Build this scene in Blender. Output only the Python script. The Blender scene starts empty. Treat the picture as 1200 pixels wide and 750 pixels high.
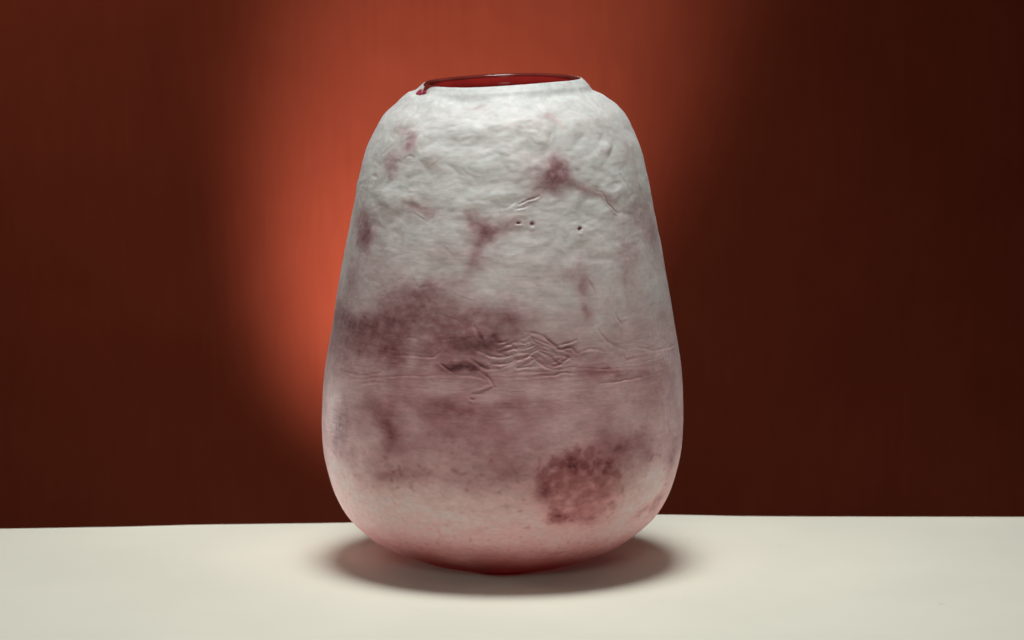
import bpy, math, random
import numpy as np
from math import radians, pi, sin, cos

scene = bpy.context.scene
col = scene.collection

# ------------------------------------------------------------------ camera, world, lights, exposure
CAM_D, CAM_H, PITCH, F_PX = 2.3, 0.485, radians(8.2511), 4413.0      # focal length in 1200-px-wide pixels
cd = bpy.data.cameras.new('camera')
cam = bpy.data.objects.new('camera', cd); col.objects.link(cam)
cam.location = (0, -CAM_D, CAM_H)
cam.rotation_euler = (pi/2 - PITCH, 0, 0)
cd.sensor_width = 36.0; cd.lens = 36.0*F_PX/1200.0
cd.clip_start = 0.05; cd.clip_end = 60
cd.dof.use_dof = True; cd.dof.focus_distance = 2.235; cd.dof.aperture_fstop = 14
scene.camera = cam

w = bpy.data.worlds.new('World'); scene.world = w; w.use_nodes = True
w.node_tree.nodes['Background'].inputs['Color'].default_value = (1.0, 0.86, 0.76, 1)
w.node_tree.nodes['Background'].inputs['Strength'].default_value = 0.005

def lamp(name, kind, loc, target, power, color, **kw):
    ld = bpy.data.lights.new(name, kind); ld.energy = power; ld.color = color
    for k, v in kw.items(): setattr(ld, k, v)
    o = bpy.data.objects.new(name, ld); col.objects.link(o); o.location = loc
    import mathutils
    d = mathutils.Vector(target) - mathutils.Vector(loc)
    o.rotation_euler = d.to_track_quat('-Z', 'Y').to_euler()
    return o
# overhead softbox with a honeycomb grid (narrow spread), straight above the vase
lamp('overhead_softbox', 'AREA', (-0.02, -0.20, 2.3), (-0.005, -0.06, 0.0), 7.5, (0.98, 1.0, 0.985),
     shape='DISK', size=0.84, spread=radians(62))
# weak large frontal fill
lamp('front_fill', 'AREA', (-0.15, -1.75, 0.80), (0, -.02, 0.10), 0.24, (1.0, 0.96, 0.92), shape='DISK', size=0.6, spread=radians(30))
# snooted lamp low behind the table that throws the leaning pool of light on the backdrop
lamp('backdrop_spot', 'SPOT', (-0.25, 1.10, -0.51), (-0.07, 1.5, 0.075), 49.0, (1.0, 0.82, 0.75),
     spot_size=radians(37), spot_blend=1.0, shadow_soft_size=0.05)
# two small strip lamps added low behind the vase, outside the frame: they edge its lower flanks with light
for sx, pw in ((-1, .07), (1, .035)):
    lamp('added_rim_strip', 'AREA', (sx*.70, .46, .035), (sx*.09, .0, .018), pw, (1.0, .93, .88), shape='RECTANGLE', size=.10, size_y=.06, spread=radians(18))
# wide dim lamp from the left that lifts the left half of the backdrop
lamp('backdrop_wash', 'AREA', (-1.1, 0.2, 1.3), (-0.36, 1.5, 0.40), 1.6, (1.0, 0.82, 0.66), shape='DISK', size=0.5, spread=radians(70))

vs = scene.view_settings
vs.view_transform = 'Standard'; vs.look = 'None'; vs.exposure = 0.0; vs.gamma = 1.0; vs.use_curve_mapping = False

# ------------------------------------------------------------------ helpers
def mesh_grid(name, P, closed_u=False, mat=None, parent=None, smooth=True):
    """P[rows, cols, 3] -> one mesh; columns wrap round when closed_u."""
    R, C = P.shape[:2]
    idx = np.arange(R*C, dtype=np.int32).reshape(R, C)
    if closed_u: nxt = np.roll(idx, -1, axis=1); a, b = idx[:-1], nxt[:-1]; c, d = nxt[1:], idx[1:]
    else: a, b, c, d = idx[:-1, :-1], idx[:-1, 1:], idx[1:, 1:], idx[1:, :-1]
    q = np.stack([a, b, c, d], -1).reshape(-1, 4)
    me = bpy.data.meshes.new(name)
    me.vertices.add(R*C); me.vertices.foreach_set('co', np.ascontiguousarray(P, dtype=np.float32).ravel())
    n = len(q); me.loops.add(n*4); me.loops.foreach_set('vertex_index', q.ravel())
    me.polygons.add(n); me.polygons.foreach_set('loop_start', np.arange(0, n*4, 4, dtype=np.int32))
    me.polygons.foreach_set('use_smooth', np.full(n, smooth))
    me.update(calc_edges=True)
    o = bpy.data.objects.new(name, me); col.objects.link(o)
    if mat: me.materials.append(mat)
    if parent: o.parent = parent
    return o

def ss(a, b, x):
    t = np.clip((x-a)/(b-a), 0, 1); return t*t*(3-2*t)

_rng = np.random.RandomState(7)
_perm = _rng.permutation(256).astype(np.int32); _perm = np.r_[_perm, _perm, _perm]
_g = _rng.normal(size=(256, 3)).astype(np.float32); _g /= np.linalg.norm(_g, axis=1)[:, None]
def perlin(x, y, z):
    xi = np.floor(x).astype(np.int32); yi = np.floor(y).astype(np.int32); zi = np.floor(z).astype(np.int32)
    xf = (x-xi).astype(np.float32); yf = (y-yi).astype(np.float32); zf = (z-zi).astype(np.float32)
    f = lambda t: t*t*t*(t*(t*6-15)+10)
    u, v, ww = f(xf), f(yf), f(zf)
    xi &= 255; yi &= 255; zi &= 255
    def gr(i, j, k):
        h = _perm[_perm[_perm[xi+i]+yi+j]+zi+k]; g = _g[h]
        return g[..., 0]*(xf-i)+g[..., 1]*(yf-j)+g[..., 2]*(zf-k)
    a = gr(0,0,0); a += u*(gr(1,0,0)-a); b = gr(0,1,0); b += u*(gr(1,1,0)-b); a += v*(b-a)
    c = gr(0,0,1); c += u*(gr(1,0,1)-c); d = gr(0,1,1); d += u*(gr(1,1,1)-d); c += v*(d-c)
    return (a+ww*(c-a))*1.5
def fbm(x, y, z, o=3, gain=.5):
    s = 0; amp = 1.0; f = 1.0
    for i in range(o):
        s = s+amp*perlin(x*f+17.3*i, y*f+5.1*i, z*f+9.7*i); amp *= gain; f *= 2.03
    return s

class N:                                           # tiny node-material builder
    def __init__(s, name):
        s.m = bpy.data.materials.new(name); s.m.use_nodes = True
        s.t = s.m.node_tree; s.b = s.t.nodes['Principled BSDF']
    def new(s, typ, **kw):
        n = s.t.nodes.new(typ)
        for k, v in kw.items():
            if k in n.inputs: n.inputs[k].default_value = v
            else: setattr(n, k, v)
        return n
    def link(s, a, b): s.t.links.new(a, b)
    def set(s, **kw):
        for k, v in kw.items(): s.b.inputs[k.replace('_', ' ')].default_value = v

# ------------------------------------------------------------------ materials
def let_through(k, colour, amount):                # thin translucent layer: part of the light passes and scatters on the far side
    tr = k.new('ShaderNodeBsdfTranslucent'); mx = k.new('ShaderNodeMixShader'); mx.inputs['Fac'].default_value = amount
    out = k.t.nodes['Material Output']; k.mix = mx
    k.link(colour, tr.inputs['Color']); k.link(k.b.outputs['BSDF'], mx.inputs[1]); k.link(tr.outputs['BSDF'], mx.inputs[2]); k.link(mx.outputs['Shader'], out.inputs['Surface'])
def mat_enamel():
    k = N('mottled_enamel')
    at = k.new('ShaderNodeAttribute', attribute_name='enamel_colour')
    tc = k.new('ShaderNodeTexCoord')
    n1 = k.new('ShaderNodeTexNoise'); n1.inputs['Scale'].default_value = 260; n1.inputs['Detail'].default_value = 4
    mp = k.new('ShaderNodeMapping'); mp.inputs['Scale'].default_value = (1, 1, 1.9)
    k.link(tc.outputs['Object'], mp.inputs['Vector']); k.link(mp.outputs['Vector'], n1.inputs['Vector'])
    hs = k.new('ShaderNodeMapRange'); hs.inputs['To Min'].default_value = .93; hs.inputs['To Max'].default_value = 1.07
    hs.inputs['From Min'].default_value = .3; hs.inputs['From Max'].default_value = .7
    k.link(n1.outputs['Fac'], hs.inputs['Value'])
    mul = k.new('ShaderNodeVectorMath', operation='SCALE')
    k.link(at.outputs['Color'], mul.inputs[0]); k.link(hs.outputs['Result'], mul.inputs['Scale'])
    k.link(mul.outputs['Vector'], k.b.inputs['Base Color'])
    n2 = k.new('ShaderNodeTexNoise'); n2.inputs['Scale'].default_value = 420; n2.inputs['Detail'].default_value = 5
    k.link(mp.outputs['Vector'], n2.inputs['Vector'])
    bp = k.new('ShaderNodeBump'); bp.inputs['Strength'].default_value = .16; bp.inputs['Distance'].default_value = .0004
    k.link(n2.outputs['Fac'], bp.inputs['Height']); k.link(bp.outputs['Normal'], k.b.inputs['Normal'])
    rr = k.new('ShaderNodeMapRange'); rr.inputs['To Min'].default_value = .38; rr.inputs['To Max'].default_value = .58
    k.link(n1.outputs['Fac'], rr.inputs['Value']); k.link(rr.outputs['Result'], k.b.inputs['Roughness'])
    fa = k.new('ShaderNodeMath', operation='MULTIPLY_ADD'); fa.inputs[1].default_value = .42; fa.inputs[2].default_value = .31
    k.link(at.outputs['Alpha'], fa.inputs[0])      # the skin thins out towards the foot and lets more light through
    let_through(k, mul.outputs['Vector'], .31); k.link(fa.outputs['Value'], k.mix.inputs['Fac'])
    k.set(Specular_IOR_Level=.36, Subsurface_Weight=.3, Subsurface_Scale=.0035, Sheen_Weight=.12, Sheen_Roughness=.5)
    k.b.inputs['Subsurface Radius'].default_value = (1.0, .55, .5)
    return k.m
def mat_glass(name, c, tr, rough=.06, spec=.5, thin=0):
    k = N(name); tc = k.new('ShaderNodeTexCoord')
    n = k.new('ShaderNodeTexNoise'); n.inputs['Scale'].default_value = 38; n.inputs['Detail'].default_value = 3
    k.link(tc.outputs['Object'], n.inputs['Vector'])
    r = k.new('ShaderNodeValToRGB'); r.color_ramp.elements[0].position = .35; r.color_ramp.elements[1].position = .68
    r.color_ramp.elements[0].color = (*[v*.62 for v in c], 1); r.color_ramp.elements[1].color = (*c, 1)
    k.link(n.outputs['Fac'], r.inputs['Fac']); k.link(r.outputs['Color'], k.b.inputs['Base Color'])
    b = k.new('ShaderNodeBump'); b.inputs['Strength'].default_value = .12; b.inputs['Distance'].default_value = .002
    k.link(n.outputs['Fac'], b.inputs['Height']); k.link(b.outputs['Normal'], k.b.inputs['Normal'])
    if thin: let_through(k, r.outputs['Color'], thin)
    k.set(Roughness=rough, Transmission_Weight=tr, IOR=1.5, Specular_IOR_Level=spec)
    return k.m
def mat_paper():
    k = N('ivory_table_covering'); tc = k.new('ShaderNodeTexCoord')
    n = k.new('ShaderNodeTexNoise'); n.inputs['Scale'].default_value = 7.0; n.inputs['Detail'].default_value = 6
    k.link(tc.outputs['Object'], n.inputs['Vector'])
    r = k.new('ShaderNodeValToRGB'); r.color_ramp.elements[0].position = .3; r.color_ramp.elements[1].position = .7
    r.color_ramp.elements[0].color = (.605, .586, .50, 1); r.color_ramp.elements[1].color = (.652, .63, .538, 1)
    k.link(n.outputs['Fac'], r.inputs['Fac'])
    # sparse pale-grey specks in the covering
    v = k.new('ShaderNodeTexVoronoi'); v.inputs['Scale'].default_value = 17
    k.link(tc.outputs['Object'], v.inputs['Vector'])
    s = k.new('ShaderNodeValToRGB'); s.color_ramp.elements[0].position = .0; s.color_ramp.elements[1].position = .05
    s.color_ramp.elements[0].color = (.80, .79, .78, 1); s.color_ramp.elements[1].color = (1, 1, 1, 1)
    k.link(v.outputs['Distance'], s.inputs['Fac'])
    mx = k.new('ShaderNodeMix', data_type='RGBA', blend_type='MULTIPLY'); mx.inputs['Factor'].default_value = 1
    k.link(r.outputs['Color'], mx.inputs['A']); k.link(s.outputs['Color'], mx.inputs['B'])
    k.link(mx.outputs['Result'], k.b.inputs['Base Color'])
    f = k.new('ShaderNodeTexNoise'); f.inputs['Scale'].default_value = 500; f.inputs['Detail'].default_value = 4
    k.link(tc.outputs['Object'], f.inputs['Vector'])
    b = k.new('ShaderNodeBump'); b.inputs['Strength'].default_value = .12; b.inputs['Distance'].default_value = .0005
    k.link(f.outputs['Fac'], b.inputs['Height']); k.link(b.outputs['Normal'], k.b.inputs['Normal'])
    k.set(Roughness=.62, Specular_IOR_Level=.25)
    return k.m
def mat_backdrop():
    k = N('rust_red_backdrop_cloth'); tc = k.new('ShaderNodeTexCoord')
    n = k.new('ShaderNodeTexNoise'); n.inputs['Scale'].default_value = 6.0; n.inputs['Detail'].default_value = 7; n.inputs['Roughness'].default_value = .62
    k.link(tc.outputs['Object'], n.inputs['Vector'])
    mp = k.new('ShaderNodeMapping'); mp.inputs['Scale'].default_value = (300, 300, 14)
    k.link(tc.outputs['Object'], mp.inputs['Vector'])
    n2 = k.new('ShaderNodeTexNoise'); n2.inputs['Scale'].default_value = 1; n2.inputs['Detail'].default_value = 3
    k.link(mp.outputs['Vector'], n2.inputs['Vector'])
    ad = k.new('ShaderNodeMix', data_type='FLOAT'); ad.inputs['Factor'].default_value = .4
    k.link(n.outputs['Fac'], ad.inputs['A']); k.link(n2.outputs['Fac'], ad.inputs['B'])
    r = k.new('ShaderNodeValToRGB'); r.color_ramp.elements[0].position = .3; r.color_ramp.elements[1].position = .7
    r.color_ramp.elements[0].color = (.262, .046, .023, 1); r.color_ramp.elements[1].color = (.348, .068, .034, 1)
    k.link(ad.outputs['Result'], r.inputs['Fac']); k.link(r.outputs['Color'], k.b.inputs['Base Color'])
    b = k.new('ShaderNodeBump'); b.inputs['Strength'].default_value = .2; b.inputs['Distance'].default_value = .001
    k.link(n2.outputs['Fac'], b.inputs['Height']); k.link(b.outputs['Normal'], k.b.inputs['Normal'])
    k.set(Roughness=.85, Specular_IOR_Level=.12)
    return k.m

M_EN = mat_enamel()
M_WALL = mat_glass('deep_red_glass', (.86, .065, .055), .0, .14, .35, .68)
M_FOOT = mat_glass('dark_red_foot_glass', (.60, .04, .034), .0, .3, .2, .6)
M_LIP = mat_glass('red_rim_glass', (.30, .050, .040), .2, .12, .4, .35)
M_CHIP = mat_glass('magenta_red_glass', (.62, .06, .13), .1, .10)
M_TABLE, M_BACK = mat_paper(), mat_backdrop()

# ------------------------------------------------------------------ setting: table top and backdrop
edge = [(-1.1, .094), (-.60, .097), (-.3327, .1019), (-.27, .1075), (-.236, .1100), (-.222, .1140), (-.18, .1172), (-.1118, .1216),
        (-.04, .131), (.03, .141), (.085, .1500), (.11, .1497), (.141, .1447), (.19, .1430), (.338, .1417), (.7, .141), (1.1, .140)]
ex = np.array([e[0] for e in edge]); ey = np.array([e[1] for e in edge])
xs = np.linspace(-1.1, 1.1, 331); yb = np.interp(xs, ex, ey); yb = np.convolve(np.pad(yb, 3, mode='edge'), np.ones(7)/7, 'valid')
R = .0025
P = []
YF = -1.0
for t in np.linspace(0, 1, 60)**.7: P.append(np.stack([xs, YF+(yb-R-YF)*t, 0*xs], -1))
for a in np.linspace(0, pi/2, 7)[1:]: P.append(np.stack([xs, yb-R+R*sin(a), 0*xs-R+R*cos(a)], -1))
P.append(np.stack([xs, yb, 0*xs-.03], -1)); P.append(np.stack([xs, 0*xs+YF, 0*xs-.03], -1)); P.append(P[0].copy())
P = np.array(P)
P[:60, :, 2] += (.0003*fbm(P[:60, :, 0]*7, P[:60, :, 1]*7, P[:60, :, 1]*0, 2))*ss(.16, .3, np.hypot(P[:60, :, 0], P[:60, :, 1]))
P[-1] = P[0]
table = mesh_grid('table_top', P, mat=M_TABLE); table['kind'] = 'structure'

bx = np.linspace(-2.2, 2.2, 120); bz = np.linspace(-.8, 2.0, 80)
BX, BZ = np.meshgrid(bx, bz)
BY = 1.50+.004*np.sin(BX*3.1+.6)+.003*fbm(BX*1.3, BZ*.6, BX*0, 2)
front = np.stack([BX, BY, BZ], -1); back = np.stack([BX, BY+.004, BZ], -1)[::-1]
bd = mesh_grid('backdrop', np.concatenate([front, back, front[:1]])[:, ::-1], mat=M_BACK); bd['kind'] = 'structure'

# ------------------------------------------------------------------ the vase: profile
PX = .000526                                       # metres per photo pixel at the vase
prof = [(.0395, .0000), (.0450, .0009), (.0545, .0040), (.0660, .0087), (.0794, .0154), (.0947, .0287), (.1025, .0416), (.1072, .0546), (.1109, .0702), (.1120, .0847),
        (.1119, .0954), (.1110, .1115), (.1091, .1275), (.1052, .1493), (.1006, .1770), (.0960, .2019), (.0916, .2230), (.0884, .2399), (.0838, .2572),
        (.0787, .2688), (.0728, .2792), (.0633, .2871), (.0555, .2920), (.0520, .2962), (.0497, .2992), (.0482, .3003), (.0466, .3003), (.0456, .2992)]
pr = np.array(prof)
def spline(pts, n):                                # Catmull-Rom through the points, resampled evenly by arc length
    p = np.vstack([2*pts[0]-pts[1], pts, 2*pts[-1]-pts[-2]]); out = []
    for i in range(1, len(p)-2):
        t = np.linspace(0, 1, 40, endpoint=False)[:, None]
        a, b, c, d = p[i-1], p[i], p[i+1], p[i+2]
        out.append(.5*((2*b)+(c-a)*t+(2*a-5*b+4*c-d)*t**2+(3*b-a-3*c+d)*t**3))
    out = np.vstack(out+[pts[-1:]]); L = np.r_[0, np.cumsum(np.linalg.norm(np.diff(out, axis=0), axis=1))]
    s = np.linspace(0, L[-1], n); return np.stack([np.interp(s, L, out[:, 0]), np.interp(s, L, out[:, 1])], -1), L[-1]
CURVE, SLEN = spline(pr, 4000)
def curve_at(s):                                   # s in 0..1 -> r, z and outward normal
    f = s*(len(CURVE)-1); i = np.arange(len(CURVE))
    r = np.interp(f, i, CURVE[:, 0]); z = np.interp(f, i, CURVE[:, 1])
    t = np.gradient(CURVE, axis=0); t /= np.linalg.norm(t, axis=1)[:, None]
    tr = np.interp(f, i, t[:, 0]); tz = np.interp(f, i, t[:, 1]); l = np.hypot(tr, tz)
    return r, z, tz/l, -tr/l
VX = -.0056                                        # vase axis in the scene
def rim_wobble(phi, z):                            # the mouth leans: right side higher, left lower
    return (.0017*np.sin(phi)+.0004*np.sin(2*phi+.7)+.0003*np.sin(3*phi))*ss(.255, .297, z)

# photo position -> place on the surface (phi round the axis, 0 = facing the viewer; z as s along the profile)
_s = np.linspace(.02, .97, 700); _ph = np.linspace(-1.75, 1.75, 700)
_r, _z, _nr, _nz = curve_at(_s)
def project(x, y, z):
    dy = y+CAM_D; dz = z-CAM_H
    fw = dy*cos(PITCH)-dz*sin(PITCH); up = dy*sin(PITCH)+dz*cos(PITCH)
    return 600+F_PX*x/fw, 375-F_PX*up/fw
_X = _r[:, None]*np.sin(_ph)[None]+VX; _Y = -_r[:, None]*np.cos(_ph)[None]; _Z = _z[:, None]+0*_X
_px, _py = project(_X, _Y, _Z)
_vis = (_nr[:, None]*(-np.cos(_ph))[None]*(-1)*1 + _nz[:, None]*.13) > 0.02     # faces the viewer
def surf(px, py):
    d = (_px-px)**2+(_py-py)**2+np.where(_vis, 0, 1e9)
    i, j = np.unravel_index(np.argmin(d), d.shape); return _ph[j], _s[i]

# ------------------------------------------------------------------ the vase: relief and stains, on a fine grid round the whole body
NR = 880                                           # finer columns on the side towards the viewer, coarser behind
phi = np.concatenate([np.linspace(-pi, -1.75, 130, endpoint=False), np.linspace(-1.75, 1.75, 940, endpoint=False), np.linspace(1.75, pi, 130, endpoint=False)]).astype(np.float32)
NC = len(phi)
# how far the white skin reaches over the lip: over it at the front and right, short of it at the left and back
dphi = lambda c: (phi-c+pi) % (2*pi)-pi
chip_phi, chip_s = surf(493, 106)
s_over, s_short = .996, .9905
back_gap = ss(1.75, 2.25, np.abs(dphi(.25)))
left_gap = 1.7*np.exp(-(dphi(chip_phi-.05)/.26)**4)
s_end = s_over-(s_over-s_short)*np.clip(back_gap+left_gap, 0, 1.9)
s_end -= .020*np.exp(-(dphi(chip_phi)/.06)**2)
s_end += .0012*perlin(np.cos(phi)*6, np.sin(phi)*6, 0*phi)
u = np.linspace(0, 1, NR).astype(np.float32)
S0 = .014
uu, PHI = np.meshgrid(u, phi, indexing='ij')
SS = S0+uu*(.955-S0)
SS = np.where(uu > .93, (S0+.93*(.955-S0))+(uu-.93)/.07*(s_end[None]-(S0+.93*(.955-S0))), SS)
# even spacing is kept below u = .93; above it columns run to their own end
r0, z0, nr, nz = curve_at(SS)
ARC = r0*PHI                                       # metres round from the front
ALONG = SS*SLEN                                    # metres along the profile
cx_, cy_ = np.sin(PHI), -np.cos(PHI)
def cyl(fh, fv, ox=0.):                            # noise coordinates: cycles per metre round / along
    return (cx_*.1*fh+ox, cy_*.1*fh+ox*.7, ALONG*fv+ox*1.3)
s_px = lambda px, py: surf(px, py)[1]
def srow(py): return surf(589.5, py)[1]            # profile position seen at a photo height, mid front
Pw = SS                                            # shorthand

h = np.zeros_like(SS)                              # relief height, metres
w1 = fbm(*cyl(28, 28, 3.), 2); w2 = fbm(*cyl(30, 30, 9.), 2)
up = 1-ss(srow(330), srow(120), SS); up = 1-up     # 1 in the upper half
upper = ss(srow(400), srow(210), SS)
mid = np.exp(-((SS-srow(445))/.05)**2)
side = ss(.85, 1.35, np.abs(PHI))*(np.abs(PHI) < 2.2)
# slow unevenness of the blown form
h += .0011*fbm(*cyl(13, 11, 1.), 2)
# rounded, overlapping scales of enamel on the upper body
def warped(fh, fv, ox, a):
    x, y, z = cyl(fh, fv, ox); return x+a*w1, y+a*w2, z+a*w1*.8
b1 = np.sqrt(perlin(*warped(56, 84, 4., .5))**2+.012); b2 = np.sqrt(perlin(*warped(100, 190, 6., .6))**2+.012)
h += (.0010*b1+.00028*b2)*(1-.7*side)*(.10+.90*upper)*ss(.985, .93, SS)
h += .00004*perlin(*warped(120, 330, 8., .9))*(.22+.78*upper)*ss(.985, .95, SS)
# fine brushed ripples lying round the body
h += .00004*perlin(*warped(110, 520, 2., .6))+.00004*perlin(*cyl(210, 1250, 5.))*(.6+mid)
h += .00005*perlin(*cyl(40, 1300, 7.))*mid+.00006*perlin(*cyl(26, 640, 12.))*mid
# lengthwise drags near the two flanks
h += .00014*perlin(*warped(420, 60, 11., .8))*side
# pitted grain low down
low = ss(srow(490), srow(560), SS)
gr = perlin(*warped(330, 300, 14., .4)); h -= .00030*np.clip(gr-.25, 0, 1)*low
# fuller left shoulder under the chip, pinched neck on the right
h += .0026*np.exp(-(dphi(-1.45)[None]/.7)**2)*np.exp(-((SS-chip_s+.012)/.020)**2)
h -= .0012*np.exp(-(dphi(1.5)[None]/.6)**2)*np.exp(-((SS-s_px(693, 107))/.012)**2)

stain = np.zeros_like(SS); red = np.zeros_like(SS); pale = np.zeros_like(SS)
wx = .50*fbm(*cyl(60, 60, 21.), 3, .42)+.55*perlin(*cyl(30, 34, 24.)); wy = .50*fbm(*cyl(60, 60, 31.), 3, .42)+.5*perlin(*cyl(30, 34, 34.))
grain = fbm(*cyl(170, 240, 41.), 3, .6)
tq1 = perlin(*cyl(160, 160, 91.)); tq2 = perlin(*cyl(160, 160, 95.)); hole = np.zeros_like(SS); tq3 = perlin(*cyl(380, 380, 191.)); tq4 = perlin(*cyl(380, 380, 195.))
def window(ph, s, rad):                            # slice of the grid within rad metres
    i0 = int(np.clip(((s-rad/SLEN)-S0)/(.955-S0)*NR-2, 0, NR-2)); i1 = int(np.clip(((s+rad/SLEN)-S0)/(.955-S0)*NR+3, 2, NR))
    if s+rad/SLEN > .87: i1 = NR
    rr = max(.02, float(np.interp(s, np.linspace(0, 1, len(CURVE)), CURVE[:, 0])))
    da = rad/rr+.01; j0 = int(np.searchsorted(phi, ph-da)); j1 = int(np.searchsorted(phi, ph+da))
    return slice(i0, i1), slice(max(0, min(j0, NC-2)), max(2, min(NC, j1)))
def blob(F, px, py, rx, ry, k, rot=0., warp=1., sharp=1.0, at=None, fine=0.):
    ph, s = at if at else surf(px, py)
    fore = max(.35, cos(ph)) if not at else 1.
    rx = rx*PX/fore; ry = ry*PX
    win = window(ph, s, 2.6*max(rx, ry)+.006)
    rl = float(np.interp(s, np.linspace(0, 1, len(CURVE)), CURVE[:, 0]))
    dx = (PHI[win]-ph)*rl+warp*wx[win]*.010; dy = (s-SS[win])*SLEN+warp*wy[win]*.010
    if fine: dx = dx+fine*tq3[win]+fine*tq1[win]; dy = dy+fine*tq4[win]+fine*tq2[win]
    c, sn = cos(radians(rot)), sin(radians(rot))
    a = (dx*c+dy*sn)/rx; b = (-dx*sn+dy*c)/ry
    F[win] += k*np.exp(-(a*a+b*b)**sharp)
def seg_dist(pts, smooth=True):                    # distance to a polyline drawn on the surface, with its sign and position
    q = [surf(*p) for p in pts]
    phs = np.array([a for a, _ in q]); sv = np.array([b for _, b in q])
    pc, sc = phs.mean(), sv.mean(); rl = float(np.interp(sc, np.linspace(0, 1, len(CURVE)), CURVE[:, 0]))
    X = phs*rl; Y = -sv*SLEN
    if smooth and len(X) > 2:
        pp = np.stack([X, Y], -1); p = np.vstack([2*pp[0]-pp[1], pp, 2*pp[-1]-pp[-2]]); out = []
        for i in range(1, len(p)-2):
            t = np.linspace(0, 1, 5, endpoint=False)[:, None]; a, b, c, d = p[i-1:i+3]
            out.append(.5*((2*b)+(c-a)*t+(2*a-5*b+4*c-d)*t**2+(3*b-a-3*c+d)*t**3))
        out = np.vstack(out+[pp[-1:]]); X, Y = out[:, 0], out[:, 1]
    rad = max(np.ptp(X), np.ptp(Y))/2+.012
    win = window(pc, sc, rad)
    gx = PHI[win]*rl; gy = -SS[win]*SLEN
    # a little tremble so that no line is ruler-clean
    gx = gx+.0007*w1[win]+.0005*tq1[win]+.0004*tq3[win]; gy = gy+.0007*w2[win]+.0005*tq2[win]+.0004*tq4[win]
    best = np.full(gx.shape, 9., np.float32); sg = np.zeros_like(best); tt = np.zeros_like(best); n = len(X)-1
    for i in range(n):
        ax, ay, bx_, by_ = X[i], Y[i], X[i+1], Y[i+1]; ux, uy = bx_-ax, by_-ay; l2 = ux*ux+uy*uy+1e-12
        t = np.clip(((gx-ax)*ux+(gy-ay)*uy)/l2, 0, 1); dx = gx-ax-t*ux; dy = gy-ay-t*uy; d = np.hypot(dx, dy)
        m = d < best; best[m] = d[m]; sg[m] = np.sign(ux*dy-uy*dx)[m]; tt[m] = ((i+t)/n)[m]
    return win, best, sg, tt
def crease(pts, depth, wid, lip=.55, tone=.0):      # groove with a raised fold on its lower side
    win, d, sg, t = seg_dist(pts); env = np.sin(np.clip(t, .04, .96)*pi)**.5*np.clip(.75+.55*tq1[win]+.5*w2[win], .15, 1.4); wm = wid*PX
    h[win] -= depth*env*np.exp(-(d/wm)**2)
    h[win] += lip*depth*env*np.exp(-(((d*sg)-2.0*wm)/(1.6*wm))**2)
    if tone: stain[win] += tone*env*np.exp(-(d/(1.3*wm))**2)
def streak(pts, k, wid):
    win, d, sg, t = seg_dist(pts)
    env = np.sin(np.clip(t, .06, .94)*pi)**.4
    stain[win] += k*env*np.exp(-((d+.0016*np.abs(wx[win]))/(wid*PX))**2)

# --- stains (photo place, half-width, half-height, strength, turn)
for a in [(649, 203, 13, 17, .85), (650, 209, 26, 19, .38), (572, 267, 17, 11, .62), (588, 262, 26, 7, .25), (562, 290, 12, 18, .25),
          (479, 166, 8, 15, .60), (456, 192, 10, 12, .45), (495, 239, 20, 9, .45), (430, 273, 9, 18, .72, 15), (422, 256, 8, 12, .45), (470, 150, 9, 10, .22),
          (645, 139, 14, 8, .30), (558, 127, 11, 5, .22), (610, 150, 16, 6, .16), (700, 150, 14, 8, .12), (505, 190, 12, 8, .14), (740, 190, 7, 22, .25),
          (500, 342, 34, 15, .50, -8), (402, 378, 16, 15, .5), (440, 384, 38, 13, .62), (487, 366, 46, 20, .50), (545, 392, 42, 20, .46), (576, 401, 11, 10, .45), (560, 408, 16, 9, .4),
          (546, 432, 24, 6, .62), (520, 410, 30, 16, .40), (461, 424, 10, 20, .50), (432, 408, 36, 20, .36), (395, 410, 14, 22, .3), (600, 384, 26, 10, .3, 25), (555, 372, 40, 8, .3),
          (400, 500, 8, 22, .5, 10), (393, 522, 7, 14, .4), (457, 503, 9, 17, .45), (448, 487, 16, 10, .3), (560, 490, 40, 13, .3), (520, 478, 30, 10, .3), (610, 478, 40, 9, .2), (457, 556, 14, 10, .40), (540, 520, 50, 18, .22), (575, 560, 46, 20, .16),
          (492, 560, 18, 9, .2), (690, 334, 7, 9, .45), (694, 362, 6, 8, .4), (676, 320, 12, 8, .2), (640, 330, 30, 16, .12), (786, 340, 7, 25, .4), (766, 272, 9, 25, .5), (750, 250, 12, 20, .3), (789, 480, 7, 40, .5), (760, 430, 26, 26, .12),
          (735, 300, 12, 26, .2), (720, 400, 20, 12, .06), (667, 420, 30, 6, .2), (708, 435, 28, 5, .25), (735, 527, 22, 14, .34), (757, 520, 8, 20, .25), (768, 588, 8, 10, .62), (757, 602, 12, 7, .4), (783, 545, 6, 18, .25), (690, 612, 22, 9, .2),
          (412, 330, 8, 22, .3), (440, 320, 20, 20, .12), (465, 250, 30, 12, .12), (520, 300, 40, 8, .10)]:
    blob(stain, *a[:5], rot=a[5] if len(a) > 5 else 0, fine=.0004)
    blob(stain, a[0], a[1], a[2]*1.9, a[3]*1.8, a[4]*.15)
for a in [(650, 203, 8, 11, .7), (577, 401, 9, 8, .6), (430, 276, 6, 11, .7), (572, 268, 9, 7, .4), (648, 606, 10, 6, .35), (636, 578, 7, 14, .3), (546, 433, 18, 4, .5)]:
    blob(stain, *a, warp=.6, fine=.0008)
streak([(652, 205), (668, 214), (690, 224), (708, 229), (718, 240)], .50, 6)
streak([(645, 212), (632, 226), (612, 240)], .28, 7)
streak([(570, 270), (562, 290), (552, 312), (545, 330)], .22, 7)
streak([(396, 436), (450, 442), (520, 441), (600, 445), (700, 441), (790, 436)], .12, 9)
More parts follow.
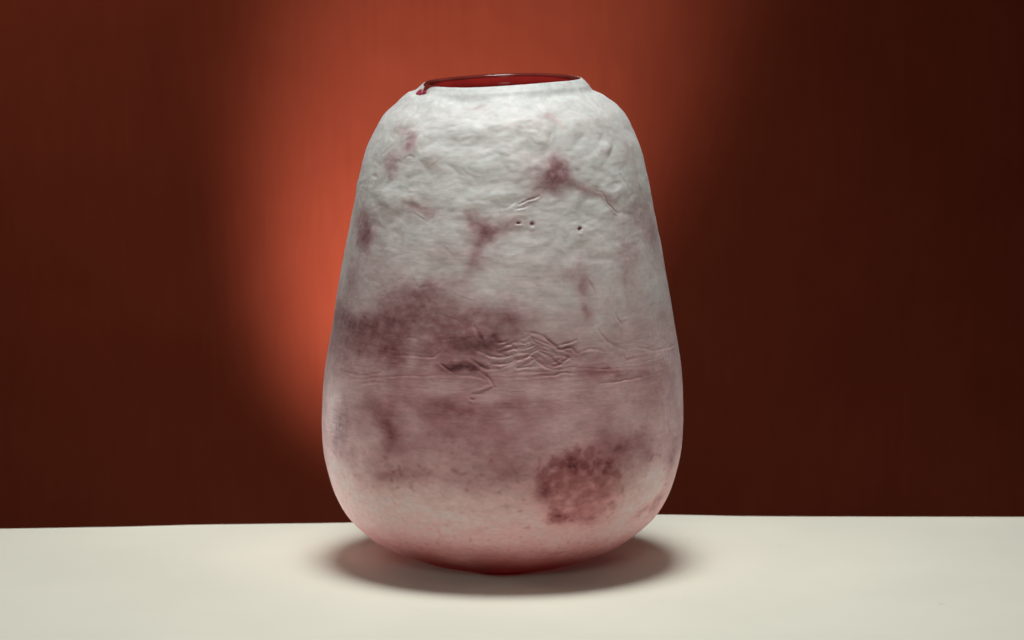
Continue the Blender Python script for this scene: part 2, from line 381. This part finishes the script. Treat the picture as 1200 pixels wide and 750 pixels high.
# grape-like cluster of dark dots
rnd = random.Random(11)
blob(stain, 678, 573, 48, 43, .30, warp=.35, sharp=2.4)
dots = []; dotf = np.zeros_like(SS)
for k in range(900):
    a = rnd.uniform(0, 2*pi); q = rnd.uniform(0, 1)**.5
    x, y = 679+49*q*cos(a), 572+43*q*sin(a)
    if (x-705)/20+(y-590)/20 > 1.1 or any((x-m)**2+(y-n)**2 < 10**2 for m, n in dots): continue
    dots.append((x, y))
    blob(dotf, x, y, rnd.uniform(4.6, 7.6), rnd.uniform(4.8, 8.4), rnd.uniform(.08, .30)+(.12 if x < 664 or y < 558 else 0), rnd.uniform(-40, 40), warp=.2, sharp=1.8, fine=.0011)
blob(stain, 654, 607, 13, 7, .34, warp=.4); blob(stain, 668, 550, 12, 11, .22, warp=.4); blob(stain, 712, 553, 10, 11, .2, warp=.4); blob(stain, 640, 578, 9, 16, .2, warp=.4)
blob(red, 680, 572, 54, 48, .8, warp=.4, sharp=2)
# the far side has its own loose stains
for k in range(46):
    ph = rnd.uniform(1.75, 2*pi-1.75); ph = ph-2*pi if ph > pi else ph; s = rnd.uniform(.2, .9)
    blob(stain, 0, 0, rnd.uniform(10, 40), rnd.uniform(8, 22), rnd.uniform(.2, .6), rnd.uniform(-30, 30), at=(ph, s))
blob(pale, 404, 578, 13, 36, 1.3, rot=-12, warp=.35); blob(pale, 440, 600, 40, 20, .4, warp=.5); blob(pale, 520, 605, 60, 20, .25); blob(pale, 745, 600, 30, 20, .3); blob(pale, 768, 566, 12, 26, .6, warp=.4)  # pale skin patches that also paint in the glow of the lower edges

# --- creases and folds (photo positions of the drapery-like wrinkles)
Z6 = lambda L: [(500+x/6, 360+y/6) for x, y in L]
for L, dp, wd, tn in [
    ([(690,180),(745,180),(830,215),(900,270),(940,300),(1010,295),(1060,330)], .75, 1.5, .25),
    ([(740,200),(790,240),(850,260),(930,310)], .5, 1.2, .12), ([(705,190),(740,220),(770,260),(850,290)], .45, 1.1, .1),
    ([(760,300),(830,330),(900,380),(960,410)], .65, 1.3, .2), ([(770,285),(850,310),(930,345),(980,350)], .4, 1.1, .1),
    ([(480,310),(560,275),(640,250),(700,245)], .5, 1.4, .1), ([(480,330),(560,310),(640,285),(700,268)], .6, 1.5, .25),
    ([(340,310),(400,330),(460,355),(540,345),(620,330)], .55, 1.3, .15), ([(310,370),(370,410),(430,440),(500,430)], .6, 1.5, .25),
    ([(430,420),(500,405),(560,400),(640,360),(720,345),(780,355)], .7, 1.4, .2), ([(500,440),(580,410),(660,365),(720,340)], .4, 1.2, .1),
    ([(640,430),(700,400),(760,370),(800,400),(880,435),(1050,425)], .6, 1.4, .2), ([(560,480),(650,465),(750,460),(900,450)], .25, 1.2, .1),
    ([(370,450),(430,500),(480,560)], .42, 1.2, .2), ([(480,565),(400,600),(330,620)], .4, 1.1, .1), ([(100,400),(140,430),(190,465)], .42, 1.1, .25),
    ([(0,490),(120,480),(240,490),(330,488),(420,515)], .22, 1.1, .02), ([(750,490),(900,480),(960,465),(1040,470)], .45, 1.2, .15),
    ([(450,400),(520,400),(570,370)], .45, 1.2, .1), ([(340,150),(370,200),(385,250),(360,290)], .7, 1.8, .35), ([(100,225),(160,222),(210,232)], .22, 1.3, .05),
    ([(0,355),(60,350),(90,320)], .35, 1.2, .05), ([(310,650),(340,660)], .5, 1.2, .2), ([(600,330),(680,315),(750,320)], .5, 1.4, .1), ([(820,400),(880,410),(940,400)], .5, 1.6, .25),
    ([(1060,330),(1150,300),(1260,320)], .2, 1.2, 0), ([(1040,428),(1150,440),(1300,430)], .12, 1.2, .05)]:
    crease(Z6(L), dp*.0011, wd*1.0, tone=tn)
Z2 = lambda L: [(360+x/3.75, 280+y/3.75) for x, y in L]; Z3 = lambda L: [(560+x/3.75, 280+y/3.75) for x, y in L]
for L, dp, wd, tn in [
    (Z2([(470,180),(490,212),(540,208),(610,180)]), .16, 1.6, .25), (Z2([(120,560),(220,600),(340,590)]), .22, 1.2, .02), (Z2([(400,520),(470,515),(540,520)]), .2, 1.1, .05),
    (Z2([(590,545),(610,570),(645,592)]), .5, 1.2, .2), (Z2([(240,320),(255,350),(290,375)]), .18, 1.8, .2), (Z2([(430,470),(450,440),(520,450)]), .18, 1.2, .05),
    (Z2([(160,620),(340,610),(520,605),(700,612)]), .16, 1.1, .02), (Z2([(200,640),(300,632),(420,640)]), .12, 1.2, 0),
    (Z3([(400,575),(550,572),(700,566)]), .14, 1.2, .08), (Z3([(520,640),(620,630),(720,610)]), .3, 1.3, .25), (Z3([(640,510),(660,532),(740,515)]), .14, 1.4, .2),
    (Z3([(605,330),(615,360),(632,382)]), .4, 1.3, .15), (Z3([(480,180),(500,210),(512,245)]), .4, 2.0, .2), (Z3([(530,400),(560,440),(600,468),(650,490)]), .25, 1.8, .15),
    (Z3([(650,120),(645,200),(660,300)]), .14, 2.2, .1), (Z3([(690,480),(780,490),(860,470)]), .15, 1.3, .05),
    ([(608, 240), (616, 236), (624, 233.5), (632, 231)], .8, 1.1, .3), ([(604, 246), (612, 244), (618, 243)], .4, 1.3, 0), ([(708, 229), (713, 238), (719, 246), (725, 251)], .75, 1.0, .2),
    ([(700, 224), (706, 226), (709, 231)], .4, 1.3, .1), ([(473, 186), (480, 184), (487, 186)], .3, 2, .05), ([(436, 207), (444, 209)], .3, 2.2, .15),
    ([(497, 260), (505, 257), (512, 252)], .06, 1.5, 0), ([(588, 246), (597, 242), (603, 236)], .35, 1.5, 0), ([(642, 160), (645, 170), (648, 180)], .5, 3, 0), ([(652, 150), (646, 160), (640, 172)], .35, 3.0, 0),
    ([(412, 538), (418, 546), (424, 552)], .2, 1.5, .1)]:
    crease(L, dp*.0011, wd*1.0, tone=tn)
for k in range(26):                                # more small crinkles among the folds
    x = rnd.uniform(588, 668); y = 392+rnd.uniform(0, 1)*48*(1-.35*abs(x-628)/40); an = radians(rnd.choice((-22, -16, 24, 32))+rnd.gauss(0, 7)); L = rnd.uniform(5, 13)
    crease([(x-L*cos(an), y-L*sin(an)), (x, y+rnd.uniform(-1.5, 1.5)), (x+L*cos(an), y+L*sin(an))], rnd.uniform(.25, .6)*.0011, rnd.uniform(.8, 1.3), tone=.15)
# random short brush ridges so that the whole skin stays lively
for k in range(70):
    ph = rnd.uniform(-pi+.15, pi-.15); s = rnd.uniform(.14, .9)
    upf = s > srow(330); L = rnd.uniform(.004, .014); rl = float(np.interp(s, np.linspace(0, 1, len(CURVE)), CURVE[:, 0])); ang = rnd.gauss(0, .35 if not upf else .6)
    win = window(ph, s, L+.004)
    dx = (PHI[win]-ph)*rl; dy = (s-SS[win])*SLEN; a = dx*cos(ang)+dy*sin(ang); b = -dx*sin(ang)+dy*cos(ang)+.02*rnd.uniform(-20, 20)*a*a*10+.0006*w1[win]
    wd = rnd.uniform(.0004, .0009)*(1.3 if upf else 1)
    h[win] += rnd.uniform(.00004, .00011)*(1 if upf else .6)*np.exp(-(a/L*1.6)**4)*(np.exp(-(b/wd)**2)-np.exp(-((b-1.8*wd)/wd)**2))
# hammered dimples and puffs on the upper body
for k in range(420):
    ph = rnd.uniform(-pi+.15, pi-.15); s = rnd.uniform(srow(330), srow(112))**1.0
    if rnd.random() > .25+.75*float(ss(srow(340), srow(200), s)): continue
    q = rnd.uniform(8, 18); fl = .35 if .9 < abs(ph) < 2.3 else 1.
    blob(h, 0, 0, q*rnd.uniform(1.0, 1.7), q*rnd.uniform(.6, 1.0), fl*rnd.choice((-1, -1, 1))*rnd.uniform(.00022, .00066), rnd.uniform(-25, 25), warp=.25, sharp=rnd.uniform(1.2, 2.2), at=(ph, s))
# rounded lumps by the folds
for px, py, rad, hh in [(552, 396, 9, .0010), (573, 399, 9, .0006), (540, 404, 8, .0005), (566, 390, 6, .0004)]:
    blob(h, px, py, rad, rad, hh, warp=.15, sharp=1.8)
# pinholes
for px, py, rx, ry in [(624, 263.3, 2.6, 2.8), (607.5, 262.3, 2.8, 1.5), (680, 269, 2.0, 3.0), (681, 268, 1.5, 1.5)]:
    blob(h, px, py, rx*.85, ry*.85, -.0014, warp=.05, sharp=1.3); blob(hole, px, py, rx*.9, ry*.9, .9, warp=.05)
    blob(h, px, py+ry*1.9, rx*1.2, ry*.8, .0004, warp=.05)

# --- colour of the enamel (the thing's own colour: white skin over mauve and wine-red glass; pale also paints in edge glow)
def row_s(y): return srow(y)
general = .02+.17*ss(row_s(230), row_s(320), SS)+.24*ss(row_s(310), row_s(440), SS)-.27*ss(row_s(540), row_s(610), SS)
general = general*(1+.55*fbm(*cyl(34, 40, 51.), 3, .55))
cool = ss(row_s(330), row_s(180), SS)
stain = 1.02*(1-np.exp(-1.25*np.clip(stain, 0, 9)))+hole+.42*(1-np.exp(-dotf/.30))
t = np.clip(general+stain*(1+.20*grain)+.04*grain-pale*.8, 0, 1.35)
fleck = np.clip(perlin(*cyl(230, 260, 61.))-.30, 0, 1)*low*(SS > row_s(655))
t += .55*fleck
# brush-stroke variation in cover, clouded
cloud = fbm(*warped(80, 170, 71., .6), 3, .55)
ramp_t = [0, .15, .4, .7, 1.0, 1.35]
ramp_c = np.array([[.86, .885, .855], [.80, .785, .75], [.66, .545, .535], [.48, .32, .322], [.31, .15, .156], [.10, .030, .032]])
C = np.stack([np.interp(t, ramp_t, ramp_c[:, k]) for k in range(3)], -1)
C *= (1+.10*cloud)[..., None]
pk = np.clip(ss(row_s(330), row_s(520), SS), 0, 1)[..., None]
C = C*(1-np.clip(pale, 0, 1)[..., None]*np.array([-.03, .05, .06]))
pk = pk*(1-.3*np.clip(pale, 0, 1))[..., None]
C = C*(1-pk)+C*np.array([1.10, .85, .875])*pk
pk2 = ss(row_s(560), row_s(640), SS)[..., None]; C = C*(1-pk2)+C*np.array([1.10, .88, .885])*pk2
# thin wine-red glass shines through where the skin thins out towards the foot
redm = ss(.20, .05, SS+.016*fbm(*cyl(30, 30, 81.), 2))
C = C*(1-redm[..., None])+np.array([.62, .055, .046])*redm[..., None]
rc = red[..., None]; C = C*(1-rc)+C*np.array([1.08, .82, .80])*rc
# rosy thinning at the chipped lip
cw = np.exp(-(dphi(chip_phi+.02)/.16)**2)[None]*ss(chip_s-.018, chip_s+.012, SS)*.55
C = C*(1-cw[..., None])+np.array([.34, .12, .12])*cw[..., None]
rw = (ss(.984, .990, SS)*np.clip(back_gap+left_gap, 0, 1)[None]*.75)[..., None]; C = C*(1-rw)+np.array([.42, .22, .18])*rw
C = np.clip(C, .01, .92)

# --- skin positions
SK = .0008
thick = SK*np.ones_like(SS)
thick = np.where(uu > .985, SK-(uu-.985)/.015*(SK+.0004), thick); thick = np.where(uu < .02, SK-(.02-uu)/.02*(SK+.0004), thick)
h *= ss(.0, .05, uu)*(1-ss(.955, .978, SS))
off = h+thick-SK
R_ = r0+nr*off; Z_ = z0+nz*off+rim_wobble(PHI, z0)
skin = np.stack([R_*np.sin(PHI), -R_*np.cos(PHI), Z_], -1)

vase = bpy.data.objects.new('vase', None); col.objects.link(vase); vase.location = (VX, 0, 0.0004)
vase.empty_display_size = .05
vase['label'] = 'white and mauve mottled art glass vase with red mouth standing on the ivory table'
vase['category'] = 'vase'
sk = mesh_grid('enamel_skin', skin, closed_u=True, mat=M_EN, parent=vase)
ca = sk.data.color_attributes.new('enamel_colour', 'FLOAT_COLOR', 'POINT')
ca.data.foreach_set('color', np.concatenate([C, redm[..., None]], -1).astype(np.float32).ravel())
sk['label'] = 'wrinkled white enamel skin with plum stains and a cluster of dark dots'

# --- red glass wall inside the skin, open at the mouth
def ring(prof_rz, name, mat, n=240, wob=True):
    p = np.array(prof_rz); ph = np.linspace(-pi, pi, n, endpoint=False)
    A, B = np.meshgrid(np.arange(len(p)), ph, indexing='ij')
    r = p[A, 0]; z = p[A, 1]+(rim_wobble(B, p[A, 1]) if wob else 0)
    r = r*(1+.004*np.sin(2*B+.4)*ss(.27, .30, z))
    return mesh_grid(name, np.stack([r*np.sin(B), -r*np.cos(B), z], -1), closed_u=True, mat=mat, parent=vase)
so = np.linspace(0.0, .14, 40); ro, zo, a_, b_ = curve_at(so)
gap = SK+.0026*ss(.05, .11, so)
outer = np.stack([ro-a_*gap, zo-b_*gap], -1); outer[0] = (.0385, 0)
si = np.linspace(.945, .09, 110); ri, zi, c_, d_ = curve_at(si)
tk = .0056+.004*ss(.4, .09, si)
inner = np.stack([ri-c_*tk, zi-d_*tk], -1)
wall_in = np.vstack([[[.0454, .2978], [.0446, .2960], [.0438, .2940], [.0435, .2918], [.0440, .2898]], inner, [[inner[-1][0]*.5, inner[-1][1]-.001], [.0004, inner[-1][1]-.0015]]])
ring(np.vstack([[[.0004, .0016], [.032, .0014], [.0355, .0002]], outer]), 'glass_wall', M_FOOT)['label'] = 'dark red glass wall showing at the foot'
ring(wall_in[::1], 'inner_lining', M_WALL)['label'] = 'glossy red lining seen through the mouth'
# the fire-polished lip: a rounded ring of clearer red glass on top of the wall
s1 = np.linspace(.945, .999, 26); r1, z1, e_, f_ = curve_at(s1)
lg = .0010+.0024*ss(.972, .945, s1); lip_o = np.stack([r1-e_*lg, z1-f_*lg], -1)
lip_i = np.array([[.0451, .2984], [.0455, .2966], [.0478, .2950]])
ring(np.vstack([lip_o, lip_i, lip_o[:1]]), 'lip', M_LIP)['label'] = 'clear red glass lip bare at the back and left of the mouth'

# --- chip in the skin left of the mouth, with a bead of bare magenta glass in it
def bead(px, py, rx, ry, hh, rot):
    ph, s = surf(px, py); s_ = np.array([s]); r, z, n1, n2 = [float(v[0]) for v in curve_at(s_)]
    z += float(rim_wobble(np.array([ph]), np.array([z]))[0])
    c = np.array([r*sin(ph), -r*cos(ph), z]); nrm = np.array([n1*sin(ph), -n1*cos(ph), n2])
    t1 = np.array([cos(ph), sin(ph), 0]); t2 = np.cross(nrm, t1)
    cr, sr = cos(rot), sin(rot); T1 = t1*cr+t2*sr; T2 = -t1*sr+t2*cr
    Pn = []
    for a in np.linspace(0.02, pi*.62, 14):
        b = np.linspace(0, 2*pi, 28, endpoint=False); wob = 1+.16*np.sin(2*b+1)+.10*np.sin(3*b+2)+.06*np.sin(5*b)
        Pn.append([c+T1*rx*sin(a)*cos(q)*wv+T2*ry*sin(a)*sin(q)*wv+nrm*(hh*cos(a)+.0006) for q, wv in zip(b, wob)])
    o = mesh_grid('exposed_glass', np.array(Pn)[::-1], closed_u=True, mat=M_CHIP, parent=vase)
    o['label'] = 'bead of bare magenta red glass where the lip is chipped'
bead(492, 105.5, .0028, .0015, .0011, .7)
bead(497, 102, .0034, .0014, .0009, .4)
print('verts', len(sk.data.vertices))
